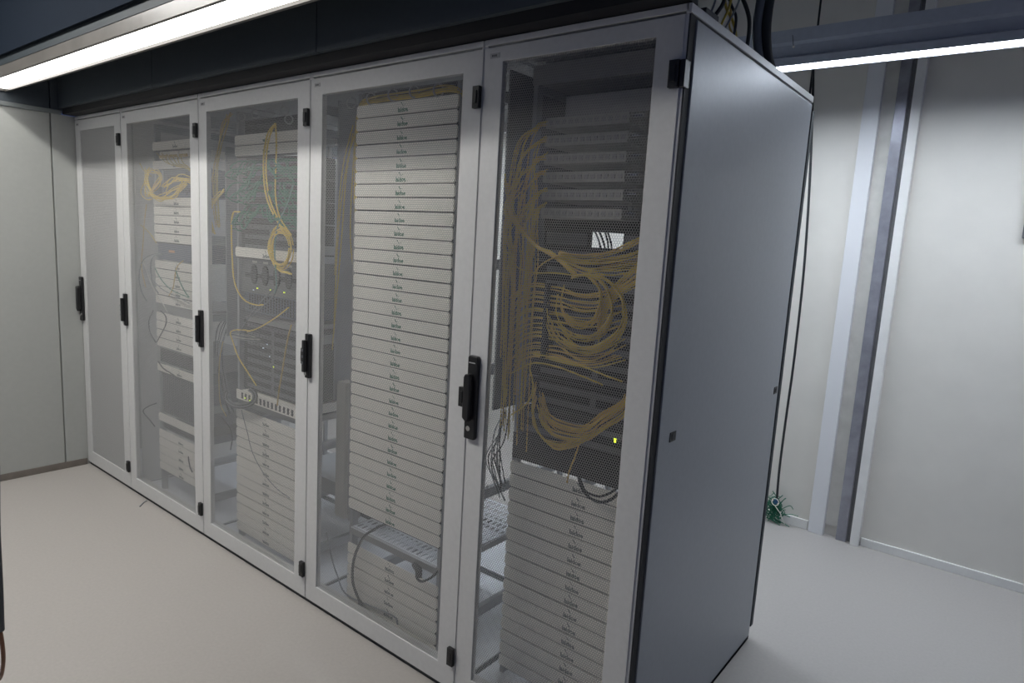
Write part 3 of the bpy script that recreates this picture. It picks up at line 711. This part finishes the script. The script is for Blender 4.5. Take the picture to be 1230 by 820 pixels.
for r in range(16):
    yy = 338+r*6.0
    for k in range(2):
        o = random.uniform(-2, 2)
        rn = ROWN[r]+(' from top' if r else '')
        ycab([(612+random.random()*12, yy+18+o, .10), (626, yy+6+o), (640, yy+1+o), (657, yy+2+o)], .10, 'yellow cable left of the dark divider, %s combed row' % rn, .002, r=.0019)
        sag = 2+random.random()*6 + (8 if 8 < r < 13 else 0)
        ycab([(659, yy+4+o), (675, yy+7+o), (694, yy+8+sag+o), (716, yy+9+sag*.9+o), (738+random.random()*14, yy+4+o)], .10, 'yellow cable right of the dark divider, %s combed row' % rn, .002, r=.0019)
for i in range(38):
    o = random.uniform(-13, 13); q = random.random()
    pl = [(646+8*q, 482+o*.9), (650+6*q, 498+o), (664, 512+o), (684, 519+o*.9), (700+10*q, 520+o*.8), (722, 508+o), (745, 494+o), (752, 486+o)]
    pos = 'upper' if o < -4 else 'lower' if o > 4 else 'middle'
    if i % 3 == 0: pl = [(640+q*5, 470+o), (640, 500+o*.6), (650, 524), (668, 535+o*.3), (690, 533+o*.3), (705, 524+o*.3)]; pos = 'outer left'
    ycab(pl, .09+.03*q, 'ochre cable in the %s part of the sagging bundle above near white stack' % pos, .003, m='ochre' if q > .3 else 'yellow', r=.0016)
root = empty('cable_divider', at(655, 420, .09), 'dark upright divider between combed rows of yellow cables', 'cable organiser')
q0, q1 = at(657, 340, .085), at(652, 430, .085)
under(MB().box(q1.x-.006, q0.x+.004, .08, .13, q1.z, q0.z).build('divider_plate', M['black_matte']), root)
for (pl, lb, c) in ((((614, 448), (640, 436), (668, 440), (700, 452), (724, 462)), 'long thin yellow cable arching under the combed rows', 'yellow'),
                    (((640, 425), (668, 430), (700, 440), (730, 452), (748, 458)), 'long yellow cable arching just below the divider', 'yellow'),
                    (((636, 440), (640, 462), (636, 480), (626, 490), (614, 498)), 'single yellow cable curving back left above the sagging bundle', 'yellow'),
                    (((695, 535), (690, 550), (684, 565), (681, 580)), 'yellow cable hanging in front of the dark vented unit', 'ochre')):
    cable(pix(pl, .07), .0024, c, lb)
cable(pix(((694, 568), (699, 586), (709, 598), (722, 603), (735, 599), (745, 590)), .10), .0045, 'cable_black', 'black cable loop hanging over the top of near white stack')
cable(pix(((697, 575), (704, 590), (720, 596), (736, 590), (744, 582)), .12), .0035, 'cable_black', 'smaller black cable loop behind the larger one')
for i in range(10):
    x_ = 585+random.random()*12; o = random.uniform(-10, 10)
    cable(pix(((x_+14, 495, .30), (x_+8, 520+o, .30), (x_+random.uniform(-6, 10), 550+o, .30), (x_+12, 590+o, .32)), .3, .01), .0022, 'cable_black' if i % 2 else 'cable_grey', '%s thin cable in the left gap of nearest cabinet, %s strands' % (('black' if i % 2 else 'grey'), ('left' if x_ < 591 else 'right')), 'dark cables in the nearest cabinet left gap')
# ------------------------------------------------------------------ on the roof of the nearest cabinet
root = empty('junction_box', at(843, 22, .16), 'small dark brown box on the roof of the nearest cabinet', 'box')
a_, b_ = at(836, 22, .16), at(849, 8, .16)
under(MB().box(a_.x, b_.x, .16, .24, 2.0, b_.z).build('box_body', M['black_matte'], bevel=.002), root)
under(MB().box(a_.x+.002, b_.x-.002, .158, .16, 2.002, 2.012).build('box_strip', M['ochre']), root)
def rc(pl, Y, r, m, lb, g=None):
    pts = [p for p in pix(pl, Y)]
    pts = [Vector((min(p.x, -.02), p.y, max(p.z, 2.004))) for p in pts]
    cable(pts, r, m, lb, g, name='cable')
rc(((880, 62), (884, 45), (880, 25), (872, 8), (868, -20)), .42, .004, 'yellow', 'yellow cable rising from the roof of the nearest cabinet, left strand', 'yellow cables on the roof')
rc(((876, 58), (882, 40), (884, 20), (878, 5), (870, -20)), .40, .004, 'cable_black', 'black cable rising beside the yellow ones on the roof')
rc(((862, 40), (868, 26), (876, 8), (882, -20)), .30, .0035, 'yellow', 'yellow cable leaning right on the roof of the nearest cabinet')
rc(((852, 30), (858, 20), (868, 5), (878, -15)), .24, .0055, 'cable_black', 'thick black cable leaning right near the brown box')
rc(((866, 42), (876, 25), (888, 2), (894, -20)), .32, .003, 'cable_grey', 'thin grey cable leaning right on the roof')
rc(((848, 26), (856, 10), (862, -10)), .22, .003, 'cable_grey', 'thin grey cable rising right of the brown box')
rc(((884, 60), (880, 42), (876, 30), (878, 12), (874, -15)), .41, .003, 'ochre', 'ochre cable twisted with the yellow strands on the roof')
rc(((895, 68), (899, 45), (900, 25), (896, 8), (888, -10)), .50, .006, 'cable_black', 'black cable arching alone between yellow strands and thick hoses')
rc(((918, 88), (911, 65), (909, 35), (912, 10), (917, -15)), .68, .014, 'cable_grey', 'thick grey hose rising from the roof beside the black one')
rc(((926, 92), (920, 70), (918, 40), (920, 15), (925, -15)), .70, .021, 'cable_black', 'thick black hose rising from the cabinet roof')
# ------------------------------------------------------------------ along the back wall
cable([at(977, 70, YB-.03)]+pix(((976, 130), (972, 230), (965, 330), (954, 430), (943, 510), (936, 565), (933, 600)), YB-.06), .0065, 'cable_black', 'black cable hanging down the back wall beside the nearest cabinet', name='cable')
root = empty('green_tangle', at(932, 620, YB-.05), 'tangle of green fibres at the floor by the back wall', 'cord tangle')
m = MB(); c0 = at(929, 612, YB-.05)
for i in range(110):
    p = c0+Vector((random.gauss(0, .018), random.uniform(-.02, .02), random.gauss(0, .028)))
    q = p+Vector((random.gauss(0, .025), random.uniform(-.02, .02), random.gauss(0, .025))); r_ = q+Vector((random.gauss(0, .02), 0, random.gauss(0, .02)))
    for t in (p, q, r_): t.z = max(.004, t.z)
    m.tube(spline([p, q, r_], 3), .0022, 4)
under(m.build('fibre_tuft', M['green_fibre']), root)
q = at(932, 602, YB-.08)
under(MB().cyl((q.x, q.y-.01, q.z), .012, .02, 1, 12).build('blue_plug', M['blue']), root)
ring = [q+Vector((.018*math.cos(t), -.012, .02*math.sin(t))) for t in np.linspace(0, 2*math.pi, 16)]
tag(MB().tube(ring+[], .0022).tube([q+Vector((0, -.012, -.02)), at(937, 616, YB-.08), at(944, 634, YB-.05)], .002).build('cable_tie', M['white'], smooth=True), 'white cable tie looped at the end of hanging black cable', 'cable tie')
q = at(1227, 286, YB-.03)
root = empty('wall_box', (q.x, YB, q.z), 'grey box on the back wall at the right edge of photo', 'box')
under(MB().box(q.x, q.x+.12, YB-.03, YB, q.z, q.z+.20).build('box_body', M['grey_device'], bevel=.004), root)
under(MB().box(q.x+.01, q.x+.11, YB-.034, YB-.03, q.z+.01, q.z+.19).build('box_cover', M['grey_device'], bevel=.002), root)
# foreground at the left edge: dark cloth strap with a curved brown end
root = empty('strap', at(0, 820, -.95), 'blurred dark grey strap with a curved brown end, lower left edge of photo', 'strap')
c = [at(-6, 560, -.95), at(-5, 640, -.95), at(-2, 700, -.95), at(0, 757, -.95)]
under(MB().tube(spline(c, 5), .011, 10).build('strap_band', M['cloth'], smooth=True), root)
c = [at(0, 755, -.95), at(3, 775, -.95), at(4, 795, -.95), at(1, 812, -.95), at(-6, 818, -.95), at(-14, 812, -.95)]
under(MB().tube(spline(c, 5), .0055, 8).build('curved_end', M['brown'], smooth=True), root)

# scrap on the floor in front of the second cabinet
def onfloor(px, py, z=.003):
    v = R_*((px-615)/F) - U_*((py-410)/F) + D_
    return CAM + v*((z-CAM.z)/v.z)
cable([onfloor(168, 608), onfloor(173, 603), onfloor(177, 601, .008)], .003, 'cable_grey', 'small grey scrap of cable tie on the floor before the second cabinet', name='cable_tie_scrap', cat='cable tie')
